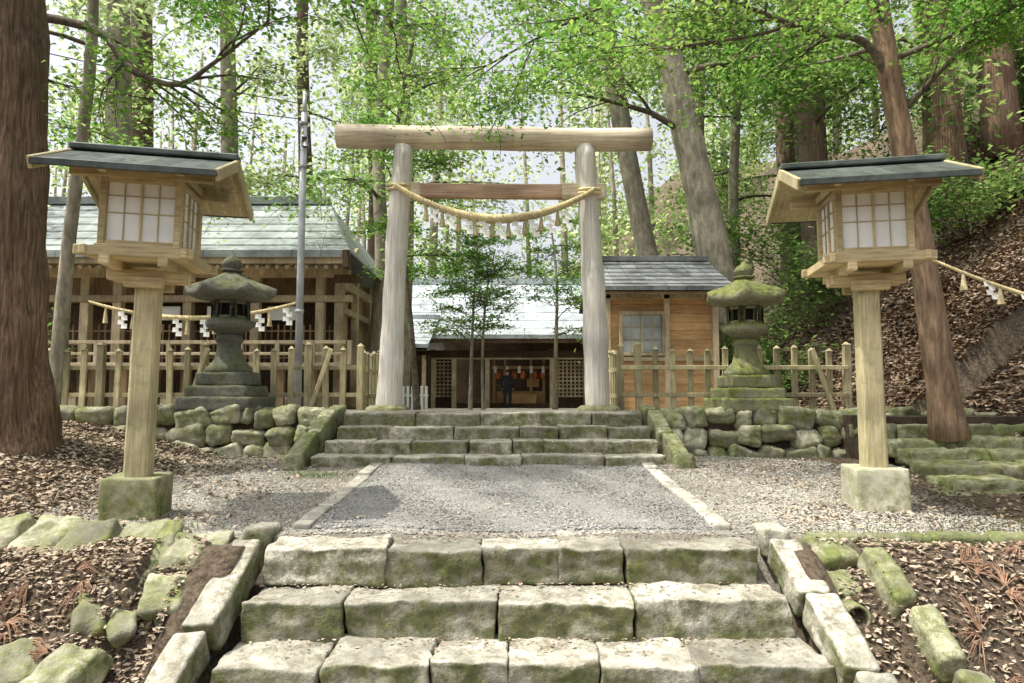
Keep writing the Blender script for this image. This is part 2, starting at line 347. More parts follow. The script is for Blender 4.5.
# ------------------------------------------------------------------ front steps
def steprow(b,x0,x1,yf,depth,ztop,h,wmin=.4,wmax=.78,amp=.012,rad=.022,n=10,jz=.008,chip=1,cut=.02):
    x=x0
    while x<x1-.02:
        w=random.uniform(wmin,wmax)
        if x1-(x+w)<wmin*.7: w=x1-x
        b.stone(((x+w/2),yf+depth/2+random.uniform(-.022,.022),ztop-h/2+random.uniform(-jz,jz)),(w-.004,depth,h),rad=rad,amp=amp,fr=3.2,n=n,rz=random.uniform(-.02,.02),ry=random.uniform(-.012,.012),cut=cut,chip=chip)
        x+=w
st=empty('front_stone_steps',(0,4.2,-.4))
b=B()
steprow(b,-1.57,1.57,4.40,.43,.004,.24,n=18,amp=.02,rad=.013,chip=1.7,cut=.03)
steprow(b,-1.57,1.64,4.06,.44,-.225,.26,.5,1.0,n=18,amp=.02,rad=.013,chip=1.7,cut=.03)
steprow(b,-1.58,1.70,3.70,.45,-.44,.26,.4,.9,n=18,amp=.02,rad=.013,chip=1.7,cut=.03)
steprow(b,-1.62,1.72,3.36,.42,-.65,.27,.5,.9)
b.build('tread_blocks',m_step,st,smooth=True)
b=B()
for sx,xa in ((-1,-1.70),(1,1.76)):
    b.stone((xa,4.74,-.02),(.18,.28,.2),rad=.025,amp=.014,n=9,chip=1.4)
    segs=[(4.56,.05,3.86,-.27),(3.85,-.28,3.1,-.66)] if sx<0 else [(4.56,.05,4.1,-.16),(4.09,-.17,3.6,-.39),(3.59,-.40,3.0,-.68)]
    for (ya,za,yb,zb) in segs:
        l=math.hypot(ya-yb,za-zb); ang=math.atan2(za-zb,ya-yb)
        b.stone((xa+sx*(4.5-(ya+yb)/2)*.05,(ya+yb)/2,(za+zb)/2-.10),(.18,l-.01,.2),rad=.018,amp=.016,fr=3,n=14,rx=ang,cut=.03,chip=1.5)
b.build('cheek_stones',m_step,st,smooth=True)
bk=empty('bank_stones',(-3,4.4,-.1)); b=B()
for (x,y,z,w,d,h,rx,rz) in [(-2.05,4.50,-.06,.36,.34,.12,.45,.1),(-2.40,4.45,-.09,.34,.48,.12,.6,-.15),(-2.74,4.45,-.07,.30,.52,.14,.6,.18),(-3.06,4.47,-.04,.27,.5,.13,.6,-.22),(-3.36,4.5,-.02,.28,.45,.13,.5,.12),(-3.68,4.55,.0,.3,.45,.15,.5,.0),(-4.05,4.6,.03,.36,.45,.15,.5,.1),
     (-2.05,4.12,-.24,.22,.30,.14,.5,.2),(-2.40,4.02,-.33,.22,.28,.16,.5,.4),(-2.32,3.66,-.52,.26,.36,.2,.5,-.2),(-2.30,3.3,-.72,.28,.36,.2,.5,.2),(-2.7,4.1,-.33,.18,.2,.1,.4,.2),(-2.2,3.95,-.36,.12,.2,.1,.4,.5),(-2.62,3.75,-.5,.2,.25,.12,.5,.6),(-2.95,4.05,-.33,.2,.22,.1,.5,-.3)]:
    b.stone((x,y,z+.02),(w*1.05,d,h),rad=.03,amp=.035,fr=3,n=11,rx=rx,rz=rz,cut=.14,chip=1.5)
b.build('bank_stones_left',m_wall,bk,smooth=True)
b=B()
x=1.98
while x<5.2:
    l=random.uniform(.3,.6); b.stone((x+l/2,4.68+random.uniform(-.02,.02),-.02),(l-.01,.15,.12),rad=.03,amp=.015,n=8,cut=.05); x+=l
for (x,y,z,w,d,h,rx,rz) in [(2.06,4.50,-.06,.30,.26,.12,.4,.2),(2.26,4.2,-.15,.14,.44,.18,.5,.06),(2.29,3.80,-.37,.15,.38,.18,.5,-.06),(2.33,3.45,-.56,.15,.36,.2,.45,.1),(2.36,3.1,-.73,.16,.4,.22,.4,.05),(2.42,4.45,-.07,.2,.2,.12,.3,.2),(3.2,4.3,-.13,.26,.18,.1,.3,.2),(2.9,4.05,-.33,.16,.18,.1,.3,.5),(2.03,4.28,-.20,.2,.2,.1,.45,.3)]:
    b.stone((x,y,z),(w,d,h),rad=.03,amp=.02,fr=3,n=10,rx=rx,rz=rz,cut=.08,chip=1.4)
b.build('bank_stones_right',m_mossy,bk,smooth=True)
for sx,xx in ((-1,-1.98),(1,1.99)):
    dp=empty('drain_pipe',(xx,4.2,-.25)); b=B()
    P=[];F=[]
    n=20
    for (r,y) in ((.075,0),(.075,.35),(.06,.35),(.06,0)):
        for j in range(n): P.append((xx+r*math.cos(2*math.pi*j/n),4.02+y,-.31+r*math.sin(2*math.pi*j/n)))
    for i in range(4):
        for j in range(n): F.append([i*n+j,i*n+(j+1)%n,((i+1)%4)*n+(j+1)%n,((i+1)%4)*n+j])
    b.add(P,F); b.build('pipe_ring',m_mossy,dp,smooth=True)
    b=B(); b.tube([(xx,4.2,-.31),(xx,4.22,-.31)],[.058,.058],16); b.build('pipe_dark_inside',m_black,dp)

# ------------------------------------------------------------------ upper steps
st=empty('upper_stone_steps',(0,8,.3)); b=B()
steprow(b,-2.20,1.68,7.48,.40,.285,.2,.35,.95,.016,.016,12,cut=.03)
steprow(b,-2.12,1.66,7.80,.42,.42,.22,.35,.95,.016,.016,12,cut=.03)
steprow(b,-2.08,1.65,8.14,.42,.56,.24,.35,.95,.016,.016,12,cut=.03)
steprow(b,-2.05,1.62,8.48,.57,.715,.26,.35,.95,.016,.016,12,cut=.03)
b.build('tread_blocks',m_step,st,smooth=True)
b=B()
for xa,sx in ((-2.33,-1),(1.82,1)):
    pts=[(7.36,.27),(8.0,.50),(8.65,.74),(9.0,.78)]
    for (ya,za),(yb,zb) in zip(pts[:-1],pts[1:]):
        l=math.hypot(ya-yb,za-zb); b.stone((xa-sx*(ya-7.4)*.06,(ya+yb)/2,(za+zb)/2-.12),(.17,l-.01,.3),rad=.022,amp=.012,n=9,rx=math.atan2(zb-za,yb-ya))
    b.stone((xa,7.3,.17),(.2,.18,.30),rad=.04,amp=.02,n=8)
b.build('cheek_stones',m_mossy,st,smooth=True)

# ------------------------------------------------------------------ retaining walls
def cobblewall(name,x0,x1,y,zb,zt,size,mat,seed=1):
    rnd=random.Random(seed); random.seed(seed)
    b=B(); rows=max(1,round((zt-zb)/size)); rh=(zt-zb)/rows
    for r in range(rows):
        x=x0-rnd.uniform(0,.2)
        while x<x1:
            w=rnd.choice((.8,1.1,1.4,1.8))*size*rnd.uniform(.85,1.15); h=rh*rnd.uniform(.95,1.18)
            b.stone((x+w/2,y+r*.03+rnd.uniform(-.03,.03)+.15,zb+(r+.5)*rh+rnd.uniform(-.04,.04)),(w*1.02,.42,h*1.02),rad=rnd.uniform(.04,.09),amp=.03,fr=3.5,n=9,ry=rnd.uniform(-.25,.25),rz=rnd.uniform(-.12,.12),cut=.14,chip=1.3)
            x+=w
    e=empty(name,((x0+x1)/2,y,zb)); b.build('stones',mat,e,smooth=True)
    b=B(); b.box(((x0+x1)/2,y+.30,(zb+zt)/2-.05),(x1-x0-.1,.36,zt-zb-.06)); b.build('earth_core',m_earth,e)
    return e
cobblewall('stone_retaining_wall',-6.6,-2.48,8.5,.08,.78,.235,m_wall,3)
cobblewall('stone_retaining_wall',1.98,4.35,8.5,.08,.76,.235,m_wall,5)
random.seed(21)
e=empty('mossy_stone_terrace',(4.9,7,.2)); b=B()
for (x0,x1,y,zt,h) in [(4.1,7.6,7.9,.60,.2),(4.15,7.6,7.55,.46,.2),(4.2,7.4,7.15,.36,.2),(4.1,7.0,6.7,.28,.2),(4.0,4.75,6.25,.19,.22),(3.75,4.9,5.95,.09,.22)]:
    steprow(b,x0,x1,y,.45,zt,h,.25,.8,.028,rad=.03,n=9,jz=.015,chip=1.4,cut=.06)
b.build('stones',m_mossy,e,smooth=True)
b=B(); b.box((5.6,8.35,.42),(3,.8,.55)); b.build('earth_core',m_earth,e)
cobblewall('stone_retaining_wall',4.3,6.5,8.3,.4,.74,.2,m_mossy,9)
random.seed(33)

# ------------------------------------------------------------------ torii gate
to=empty('torii_gate',(-.26,9.4,.72))
b=B()
for (xb,xt,rb,rt,sd) in ((-1.706,-1.53,.17,.135,1),(1.19,1.035,.17,.14,5)):
    P=[];R=[]
    for i in range(25):
        t=i/24; P.append((xb+(xt-xb)*t+.012*math.sin(t*6+sd),9.4,.66+(4.42-.66)*t)); R.append(rb+(rt-rb)*t+.006*math.sin(t*9+sd)+.005*math.sin(t*31+sd))
    b.tube(P,R,28,rough=.05,seed=sd)
b.build('posts',m_post,to,smooth=True)
b=B(); P=[];R=[]
for i in range(25):
    t=i/24; P.append((-2.46+4.42*t,9.4,4.55+.008*math.sin(t*5)-.04*t+.02*abs(2*t-1)**2)); R.append(.163+.005*math.sin(t*11+1)+.003*math.sin(t*23))
b.tube(P,R,24,rough=.06); b.build('top_beam',m_beam,to,smooth=False)
for p in to.children[-1].data.polygons: p.use_smooth=len(p.vertices)==4
b=B(); b.box((-.255,9.4,3.775),(2.75,.13,.2),ry=.008,bev=.02); b.build('tie_beam',m_nuki,to)
b=B()
b.box((-1.42,9.4,3.785),(.3,.15,.225),bev=.02); b.box((1.0,9.4,3.77),(.62,.15,.225),bev=.02); b.build('tie_beam_ends',m_beam,to)
def rope(parent,A,C,sag,r,n=70,turn=26,tass=8,tl=.22,t0=.15,t1=.85,both=False):
    A=Vector(A);C=Vector(C); b=B()
    def pt(t):
        p=A.lerp(C,t); p.z-=sag*4*t*(1-t); return p
    for s in range(3):
        P=[];R=[]
        for i in range(n*3+1):
            t=i/(n*3); p=pt(t); ph=turn*2*math.pi*t+s*2.094; rr=r*(.45+.35*math.sin(math.pi*t))
            P.append(p+Vector((0,math.cos(ph)*rr,math.sin(ph)*rr))); R.append(rr*.95)
        b.tube(P,R,6)
    b.build('rope_strands',m_rope,parent,smooth=True)
    b=B(); c=B()
    for k in range(tass):
        t=t0+(t1-t0)*k/(tass-1); p=pt(t)
        if k%2==0 or both:
            c.lathe([(.012,0),(.020,-.05),(.026,-.10),(.042,-tl*.9)],p-Vector((0,0,r*.5)),9)
        if k%2==1 or both:
            w=.075*tl/.22; x=p.x+(.05 if both else 0); z=p.z-r
            for q in range(4):
                dx=w*.55*(1 if q%2 else 0)+q*.006
                b.add([(x+dx,p.y-.03-.01*q,z),(x+dx+w,p.y-.04-.01*q,z),(x+dx+w,p.y-.03-.012*q,z-tl*.27),(x+dx,p.y-.045-.01*q,z-tl*.27)],[[0,1,2,3]]); z-=tl*.24
    b.build('paper_streamers',m_paper,parent); c.build('straw_tassels',m_rope,parent)
rope(to,(-1.62,9.22,3.82),(1.12,9.22,3.74),.44,.045,tass=9,tl=.25,t0=.16,t1=.82,both=True)
b=B()
for x,z,r in ((-1.575,3.8,.162),(1.075,3.74,.162)):
    for k in range(2):
        P=[(x+r*math.cos(a),9.4+r*math.sin(a),z+k*.05+.02*math.sin(a)) for a in np.linspace(0,2*math.pi,20)]
        b.tube(P,[.022]*20,6)
b.build('rope_windings',m_rope,to,smooth=True)
b=B()
for x in (-1.706,1.19): b.lathe([(.30,-.08),(.30,.03),(.24,.07),(.2,.07)],(x,9.4,.72),20)
b.build('post_footings',m_conc,to,smooth=True)

# ------------------------------------------------------------------ lamps
def lamp(loc,rz,mb,lean,sz,W2=.60):
    e=empty('wooden_lantern_post',loc,0)
    e.rotation_euler=(0,lean,rz); e.scale=(1,1,sz)
    b=B(); b.stone((0,0,.15),(.40,.40,.42),rad=.015,amp=.008,fr=5,n=10); b.build('concrete_base',mb,e,True,True)
    b=B(); b.box((0,0,1.13),(.175,.175,1.64),taper=.93,bev=.018)
    b.build('post',m_wv,e,False,True)
    b=B(); K=.262
    for s in (-1,1):
        b.box((0,s*.06,1.90),(.56,.07,.085)); 
        b.box((s*.20,0,1.965),(.07,.74,.07))
    b.box((0,-.12,1.84),(.28,.07,.08)); b.box((0,.12,1.84),(.28,.07,.08))
    for s in (-1,1):
        b.box((0,s*.345,2.03),(.82,.045,.075)); b.box((s*.345,0,2.035),(.045,.76,.07))
    b.box((0,0,2.01),(.68,.68,.03))
    b.box((0,0,2.07),(.60,.60,.05))
    H0,H1=2.09,2.61
    for sx in (-1,1):
        for sy in (-1,1): b.box((sx*K,sy*K,(H0+H1)/2),(.05,.05,H1-H0))
    W=2*K-.05
    for s in (-1,1):
        b.box((0,s*K,H1-.02),(W,.045,.04)); b.box((s*K,0,H1-.02),(.045,W,.04))
        b.box((0,s*K,H0+.02),(W,.04,.035)); b.box((s*K,0,H0+.02),(.04,W,.035))
        b.box((0,s*K,(H0+H1)/2),(.016,.02,.46)); b.box((s*K,0,(H0+H1)/2),(.02,.016,.46))
        for q in (-.12,.12):
            b.box((q,s*(K-.004),(H0+H1)/2),(.007,.012,.46),bev=.002); b.box((s*(K-.004),q,(H0+H1)/2),(.012,.007,.46),bev=.002)
        for z in (2.34,2.47):
            b.box((0,s*(K-.006),z),(W,.012,.008),bev=.002); b.box((s*(K-.006),0,z),(.012,W,.008),bev=.002)
    for s in (-1,1):
        b.box((0,s*.27,2.635),(1.00,.055,.065)); b.box((s*.27,0,2.665),(.055,.66,.06))
    D=-.045
    b.box((0,0,2.80+D),(1.06,.06,.08))
    ang=math.atan2(.26,.60)
    for i in range(9):
        x=-(W2-.07)+i*(W2-.07)/4
        for s in (-1,1):
            b.box((x,s*.30,2.765+D),(.035,.64,.04),rx=-s*ang)
    b.build('wooden_frame',m_wh,e,False,True)
    b=B()
    for s in (-1,1):
        b.box((0,s*(K-.013),2.35),(W,.008,.47),bev=.001); b.box((s*(K-.013),0,2.35),(.008,W,.47),bev=.001)
    b.build('paper_panels',m_white,e,False,True)
    b=B()
    for s in (-1,1):
        for k in range(7):
            x0=-W2+k*2*W2/7+.002; x1=x0+2*W2/7-.004
            a=(x0,s*.61,2.655+D);c=(x1,s*.61,2.655+D);d=(x1,0,2.925+D);f=(x0,0,2.925+D)
            if s<0: b.slab(a,c,d,f,.018)
            else: b.slab(c,a,f,d,.018)
        b.box((0,s*.617,2.632+D),(2*W2+.02,.022,.05))
    b.box((0,0,2.945+D),(2*W2+.04,.13,.05),bev=.015)
    b.build('copper_roof',m_lroof,e,False,True)
    b=B(); w=W2-.01
    for s in (-1,1):
        b.slab(*([( -w,s*.6,2.634+D),(w,s*.6,2.634+D),(w,0,2.90+D),(-w,0,2.90+D)] if s<0 else [(w,s*.6,2.634+D),(-w,s*.6,2.634+D),(-w,0,2.90+D),(w,0,2.90+D)]),.02)
        for t in (-1,1):
            b.box((t*(W2+.01),s*.305,2.755+D),(.03,.68,.09),rx=-s*math.atan2(.27,.61))
    b.build('roof_boards_and_bargeboards',m_wv,e,False,True)
    return e
lamp((-2.87,5.29,-.01),math.radians(10),m_conc,math.radians(1.1),.995)
lamp((2.93,5.58,.03),math.radians(-10),m_conc2,math.radians(-.5),.985,.62)

# ------------------------------------------------------------------ stone lanterns
def toro(loc,mat,sc=1):
    e=empty('stone_lantern',loc); e.scale=(sc*1.03,sc*1.03,sc)
    b=B()
    b.stone((0,0,.03),(.92,.92,.18),rad=.025,amp=.018,n=10); b.stone((0,0,.18),(.76,.76,.15),rad=.025,amp=.015,n=10)
    b.stone((0,0,.34),(.60,.60,.18),rad=.025,amp=.015,n=10)
    b.lathe([(.28,.42),(.285,.48),(.23,.53),(.18,.60),(.15,.72),(.145,.80),(.17,.84),(.18,.86),(.16,.88),(.16,.92)],(0,0,0),24)
    b.lathe([(.16,.92),(.25,.99),(.32,1.03),(.33,1.10),(.26,1.12),(.25,1.14)],(0,0,0),24,poly=6)
    for k in range(6):
        a=k*math.pi/3; b.box((.20*math.cos(a),.20*math.sin(a),1.25),(.08,.08,.25),rz=a,bev=.01)
    b.lathe([(.235,1.13),(.235,1.17)],(0,0,0),24,poly=6); b.lathe([(.235,1.33),(.24,1.38)],(0,0,0),24,poly=6)
    b.lathe([(.24,1.37),(.46,1.395),(.54,1.415),(.555,1.47),(.44,1.55),(.31,1.62),(.20,1.69),(.12,1.74),(.10,1.76)],(0,0,0),48,poly=6,lift=[0,.03,.06,.08,.05,.02,0,0,0],rot=.26)
    b.lathe([(.09,1.75),(.14,1.77),(.14,1.79),(.09,1.80),(.125,1.84),(.13,1.88),(.10,1.93),(.03,1.98),(.008,2.01)],(0,0,0),16)
    o=b.build('carved_stone',mat,e,True,True)
    for v in o.data.vertices:
        w=noise.noise_vector(v.co*5); v.co+=w*.012
    b=B(); b.lathe([(.15,1.15),(.15,1.35)],(0,0,0),12); b.build('firebox_shade_fill',m_black,e,False,True)  # black cylinder stands in for the shade inside the hollow firebox
    return e
toro((-3.72,8.98,.80),m_lant,1.0)
toro((3.08,8.98,.78),m_lant2,.96)

# ------------------------------------------------------------------ fences
def fence(pts,h=.86,name='wooden_picket_fence'):
    e=empty(name,(*pts[0],.72)); b=B()
    for (x0,y0),(x1,y1) in zip(pts[:-1],pts[1:]):
        L_=math.hypot(x1-x0,y1-y0); n=max(2,round(L_/.245)); a=math.atan2(y1-y0,x1-x0)
        zb=.72-(max((y0+y1)/2,9.2)-9.2)*.025
        for i in range(n+1):
            t=i/n; x=x0+(x1-x0)*t; y=y0+(y1-y0)*t; big=(i%6==0)
            w=.10 if big else .08; hh=h+(.06 if big else random.uniform(-.04,.02))
            b.box((x,y,zb+hh/2),(w,w*.8 if big else .04,hh),rz=a+random.uniform(-.03,.03),ry=random.uniform(-.025,.025))
            b.lathe([(w*.68,0),(.004,.045)],(x,y,zb+hh),4,rot=a+math.pi/4)
        for z in (.22,.60):
            b.box(((x0+x1)/2,(y0+y1)/2+.04*math.cos(a),zb+z),(L_,.035,.06),rz=a)
    b.build('pickets_and_rails',m_fence,e); return e
f1=fence([(-7.2,9.55),(-2.12,9.55),(-2.12,11.2)])
b=B()
for x in (-5.05,-4.35,-2.65): b.box((x,9.43,1.12),(.055,.05,.95),ry=.32)
b.build('diagonal_braces',m_fence,f1)
f2=fence([(4.68,9.55),(1.52,9.55),(1.52,11.2)])
b=B(); b.box((4.3,9.43,1.12),(.055,.05,.95),ry=-.32); b.build('diagonal_braces',m_fence,f2)

# ------------------------------------------------------------------ buildings
def gable_roof(bl,x0,x1,ye,yr,ze,zr,yb=None,zb=None,th=.1,seam=.45,hipr=0,hipl=0):
    n=max(1,int((x1-x0)/seam)); nr=7
    for i in range(n):
        a=x0+(x1-x0)*i/n; c=x0+(x1-x0)*(i+1)/n
        def top(x): return min(max(x,x0+hipl),x1-hipr)
        for r in range(nr):
            t0=r/nr; t1=(r+1)/nr
            def P(x,t): 
                xt=x+(top(x)-x)*t; return (xt,ye+(yr-ye)*t,ze+(zr-ze)*(t**1.12))
            q=[P(a+.004,t0),P(c-.004,t0),P(c-.004,t1),P(a+.004,t1)]
            q=[(p[0],p[1],p[2]+(.022 if k<2 else 0)) for k,p in enumerate(q)]
            bl.slab(*q,th if r==0 else .03)
    if yb is not None:
        bl.slab((x1-hipr,yr,zr),(x1,yb,zb),(x0,yb,zb),(x0+hipl,yr,zr),.05)
        if hipr: bl.slab((x1,ye,ze),(x1,yb,zb),(x1-hipr,yr,zr),(x1-hipr,yr-.01,zr),.04)
e=empty('shrine_hall',(-6,13,.6))
b=B(); gable_roof(b,-9.8,-2.75,11.5,14.4,3.36,4.98,17.4,3.3,th=.12,hipr=1.15,seam=.5)
b.box((-6.9,14.4,5.02),(6.0,.32,.16)); b.build('roof',m_roofg,e)
b=B(); b.slab((-9.7,11.6,3.28),(-2.85,11.6,3.28),(-4.0,14.3,4.78),(-9.7,14.3,4.78),.04)
b.box((-6.3,11.62,3.24),(6.95,.08,.14))
for i in range(40): b.box((-9.5+i*.17,12.1,3.36),(.06,1.0,.07),rx=.5)
b.build('eaves_and_rafters',m_tan,e)
b=B()
for x in (-9.4,-7.9,-7.3,-6.0,-4.75,-3.55,-3.2): b.box((x,12.6,1.95),(.16,.16,2.9))
b.box((-6.3,12.55,3.18),(6.6,.14,.2)); b.box((-6.3,12.52,2.68),(6.7,.12,.12)); b.box((-6.3,12.1,1.42),(6.9,.9,.09)); b.box((-6.3,11.68,1.82),(6.9,.06,.06)); b.box((-6.3,11.68,1.62),(6.9,.05,.05))
for i in range(12): b.box((-9.6+i*.62,11.68,1.64),(.07,.07,.42))
b.box((-3.2,14.5,3.0),(.14,3.9,.18)); b.box((-3.2,14.5,2.5),(.12,3.9,.12))
for y in (13.8,15,16.3): b.box((-3.2,y,1.95),(.15,.15,2.6))
b.build('posts_and_beams',m_tan,e)
b=B(); b.box((-6.3,13.3,2.95),(6.2,.06,.5)); b.box((-3.28,14.8,1.9),(.05,3.2,2.6)); b.build('plank_walls',m_brown,e)
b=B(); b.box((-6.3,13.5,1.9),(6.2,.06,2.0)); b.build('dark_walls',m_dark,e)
b=B()
for i in range(52): b.box((-9.3+i*.12,12.75,1.85),(.03,.03,.75))
for z in (1.6,1.85,2.1): b.box((-6.2,12.74,z),(6.1,.025,.03))
for i in range(11): b.box((-9+i*.55,12.0,1.0),(.12,.1,.8))
b.build('lattice_screens',m_brown,e)
b=B()
b.box((-4.3,12.7,2.43),(.55,.03,.26)); b.box((-5.35,12.7,2.43),(.7,.03,.26)); b.box((-6.6,12.7,2.43),(.8,.03,.26)); b.build('transom_panels',m_white,e)
rope(e,(-7.2,11.55,2.50),(-3.6,11.55,2.50),.28,.03,tass=14,tl=.30,t0=.08,t1=.92)
b=B(); b.box((-2.82,11.55,3.22),(.1,.3,.3)); b.box((-2.95,12.2,3.0),(.5,.12,.14)); b.build('eave_bracket',m_dark,e)

e=empty('wooden_office_building',(2.5,12,.6))
b=B()
z=.5
while z<2.62: b.box((2.53,11.56,z+.075),(1.78,.04,.146),bev=.004); z+=.15
z=.5
while z<2.62: b.box((1.62,12.6,z+.075),(.04,2.0,.146),bev=.004); b.box((3.44,12.6,z+.075),(.04,2.0,.146),bev=.004); z+=.15
b.build('board_walls',m_orange,e)
b=B()
for x in (1.62,2.62,3.44): b.box((x,11.52,1.55),(.10,.09,2.2))
b.box((2.53,11.51,2.6),(1.95,.07,.12)); b.box((2.53,11.51,1.52),(1.86,.06,.07)); b.box((2.2,11.5,2.30),(.78,.07,.06)); b.box((2.2,11.5,1.60),(.78,.09,.05))
for x in (1.84,2.56): b.box((x,11.5,1.95),(.06,.06,.66))
b.build('frame_posts',m_tan,e)
b=B(); b.box((2.2,11.53,1.95),(.66,.012,.64)); b.build('window_panes',m_glass,e)
b=B(); b.box((2.2,11.50,1.95),(.035,.03,.64)); b.box((2.03,11.505,1.95),(.014,.02,.64),bev=.002); b.box((2.38,11.505,1.95),(.014,.02,.64),bev=.002); b.box((2.2,11.505,1.85),(.66,.02,.014),bev=.002); b.box((2.2,11.505,2.07),(.66,.02,.014),bev=.002); b.build('window_muntins',m_tan,e)
b=B(); gable_roof(b,1.42,3.66,10.95,12.7,2.66,3.42,14.4,2.66,th=.07,seam=.28); b.box((2.54,12.7,3.45),(2.28,.2,.1)); b.build('roof',m_roofd,e)
b=B(); b.slab((1.5,11.02,2.60),(3.58,11.02,2.60),(3.58,12.7,3.32),(1.5,12.7,3.32),.05)
for i in range(10): b.box((1.52+i*.225,11.5,2.74),(.05,1.0,.06),rx=.41)
b.add([(1.62,11.5,2.6),(1.62,13.8,2.6),(1.62,12.7,3.3)],[[0,1,2]]); b.add([(3.44,11.5,2.6),(3.44,13.8,2.6),(3.44,12.7,3.3)],[[0,1,2]])
b.build('eaves',m_brown,e)

e=empty('worship_hall',(0,28,.2))
b=B(); gable_roof(b,-5.1,7.2,26.3,32,3.12,6.05,37,3.1,th=.16,seam=.55); b.box((1,32,6.1),(12.4,.5,.3))
gable_roof(b,-7.4,-3.0,24.3,28,2.62,3.95,31,2.6,th=.14,seam=.5); b.box((-5.2,28,3.98),(4.5,.35,.2))
b.build('roof',m_roofb,e)
b=B(); b.slab((-5,26.4,3.0),(7.1,26.4,3.0),(7.1,31,5.3),(-5,31,5.3),.08); b.slab((-7.3,24.4,2.52),(-3.1,24.4,2.52),(-3.1,27.9,3.7),(-7.3,27.9,3.7),.08)
b.box((1,26.42,2.9),(12.1,.12,.16)); b.box((-5.2,24.45,2.46),(4.3,.1,.12))
b.box((.3,27.7,2.45),(9.6,.2,.3)); b.box((-5.2,25.6,2.2),(4.2,.12,.18))
b.box((2.2,28.6,.35),(9,1.2,.2))
b.build('eaves_and_lintels',m_dark,e)
b=B()
for x in (-4.6,-3.2,-2.35,-1.0,1.62,3.0,4.4,5.8): b.box((x,27.75,1.4),(.18,.18,2.5))
for x in (-7,-5.9,-4.7,-3.3): b.box((x,25.6,1.2),(.14,.14,2.2))
b.box((.3,27.65,2.27),(9.4,.08,.07)); 
b.build('posts',m_tan,e)
b=B()
for (x0,x1) in ((-4.5,-3.3),(-3.1,-2.45),(1.75,2.9),(3.1,4.3),(4.5,5.7)):
    n=int((x1-x0)/.16)
    for i in range(n+1): b.box((x0+(x1-x0)*i/n,27.85,1.45),(.045,.03,1.5))
    for j in range(10): b.box(((x0+x1)/2,27.84,.75+j*.155),(x1-x0,.03,.045))
b.build('lattice_panels',m_tan,e)
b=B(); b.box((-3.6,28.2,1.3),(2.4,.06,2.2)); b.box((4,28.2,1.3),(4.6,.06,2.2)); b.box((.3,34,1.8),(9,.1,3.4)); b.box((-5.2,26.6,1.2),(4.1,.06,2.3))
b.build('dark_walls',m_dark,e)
b=B(); b.box((.35,29.5,.7),(2.0,.6,.5)); b.box((.9,29.4,1.3),(.5,.3,.35)); b.box((-.2,29.4,1.2),(.35,.3,.3))
for x in (-.75,-.3,.8,1.35): b.box((x,28.9,1.3),(.10,.10,2.1))
b.box((.35,28.9,1.95),(2.4,.1,.12)); b.box((.35,28.4,.62),(1.3,.4,.45)); b.build('altar_and_offering_box',m_orange,e)
b=B()
for x in (.1,.45,.95,1.3,-.6): b.lathe([(.02,0),(.10,.05),(.12,.2),(.08,.32),(.02,.35)],(x,28.6,1.45),12)
b.build('hanging_ornaments',m_red,e,True)
b=B()
for i in range(5): b.box((-.7+i*.5,28.5,1.85),(.12,.02,.3))
b.build('paper_streamers',m_paper,e)
e=empty('white_post_row',(-1.6,12.6,.64)); b=B()
for i in range(6): b.box((-2.0+i*.085,12.6,.82),(.045,.045,.5))
b.box((-1.79,12.62,.9),(.5,.02,.04)); b.build('posts',m_white,e)

e=empty('metal_utility_pole',(-3.32,10.6,.7)); b=B()
b.tube([(-3.32,10.6,.6),(-3.31,10.6,5.4)],[.06,.05],14); b.tube([(-3.31,10.6,5.3),(-3.31,10.6,5.75)],[.035,.03],10)
for z in (2.2,4.5,5.2): b.tube([(-3.32,10.6,z),(-3.32,10.6,z+.05)],[.07,.07],14)
b.box((-3.26,10.52,4.9),(.1,.1,.16)); b.build('pole',m_metal,e,True)
e=empty('power_line',(-3.3,10.6,5.5)); b=B()
for z,dz in ((5.55,1.0),(5.3,.6)):
    P=[]
    for i in range(21):
        t=i/20; P.append((-3.31-8*t,10.6-3*t,z+dz*t-.8*t*(1-t)))
    b.tube(P,[.008]*21,5)
b.build('wire',m_black,e)

# ------------------------------------------------------------------ trees
def catm(pts,n):
    P=[Vector(p) for p in pts]; P=[P[0]*2-P[1]]+P+[P[-1]*2-P[-2]]; out=[]
    m=len(P)-3
    for i in range(n+1):
        u=i/n*m; k=min(int(u),m-1); t=u-k; a,b_,c,d=P[k:k+4]
        out.append(.5*((2*b_)+(c-a)*t+(2*a-5*b_+4*c-d)*t*t+(3*b_-a-3*c+d)*t*t*t))
    return out
def branch(bl,start,dirv,length,r,anchors,rnd,droop=.15,sub=5,level=0,sides=6):
    d=Vector(dirv).normalized(); p=Vector(start); P=[p.copy()];R=[r]; n=7
    for i in range(n):
        d=(d+Vector((rnd.uniform(-.22,.22),rnd.uniform(-.22,.22),rnd.uniform(-.12,.12)-droop*.25))).normalized()
        p=p+d*length/n; P.append(p.copy()); R.append(max(r*(1-(i+1)/n*.85),.004))
        if level<2 and i>=1 and rnd.random()<sub/n*1.3:
            a=rnd.choice((-1,1))*rnd.uniform(.5,1.1); dd=Matrix.Rotation(a,3,'Z')@d; dd.z+=rnd.uniform(-.15,.2)
            branch(bl,p,dd,length*rnd.uniform(.35,.6),R[-1]*.6,anchors,rnd,droop,sub,level+1,4)
        if level>=1 or i>=3: anchors.append(tuple(p))
    bl.tube(P,R,sides,cap=False)
def leaves(anchors,n,spread,size,mat,parent,name='foliage',flat=.45,vs=.35,smin=.6):
    A=np.array(anchors); idx=rng.integers(0,len(A),n)
    off=rng.normal(0,1,(n,3))*np.array([spread,spread,spread*vs])
    return scatter(name,LEAF,LF,A[idx]+off,rng.uniform(smin,1.2,n)*size,mat,parent,flat=flat)
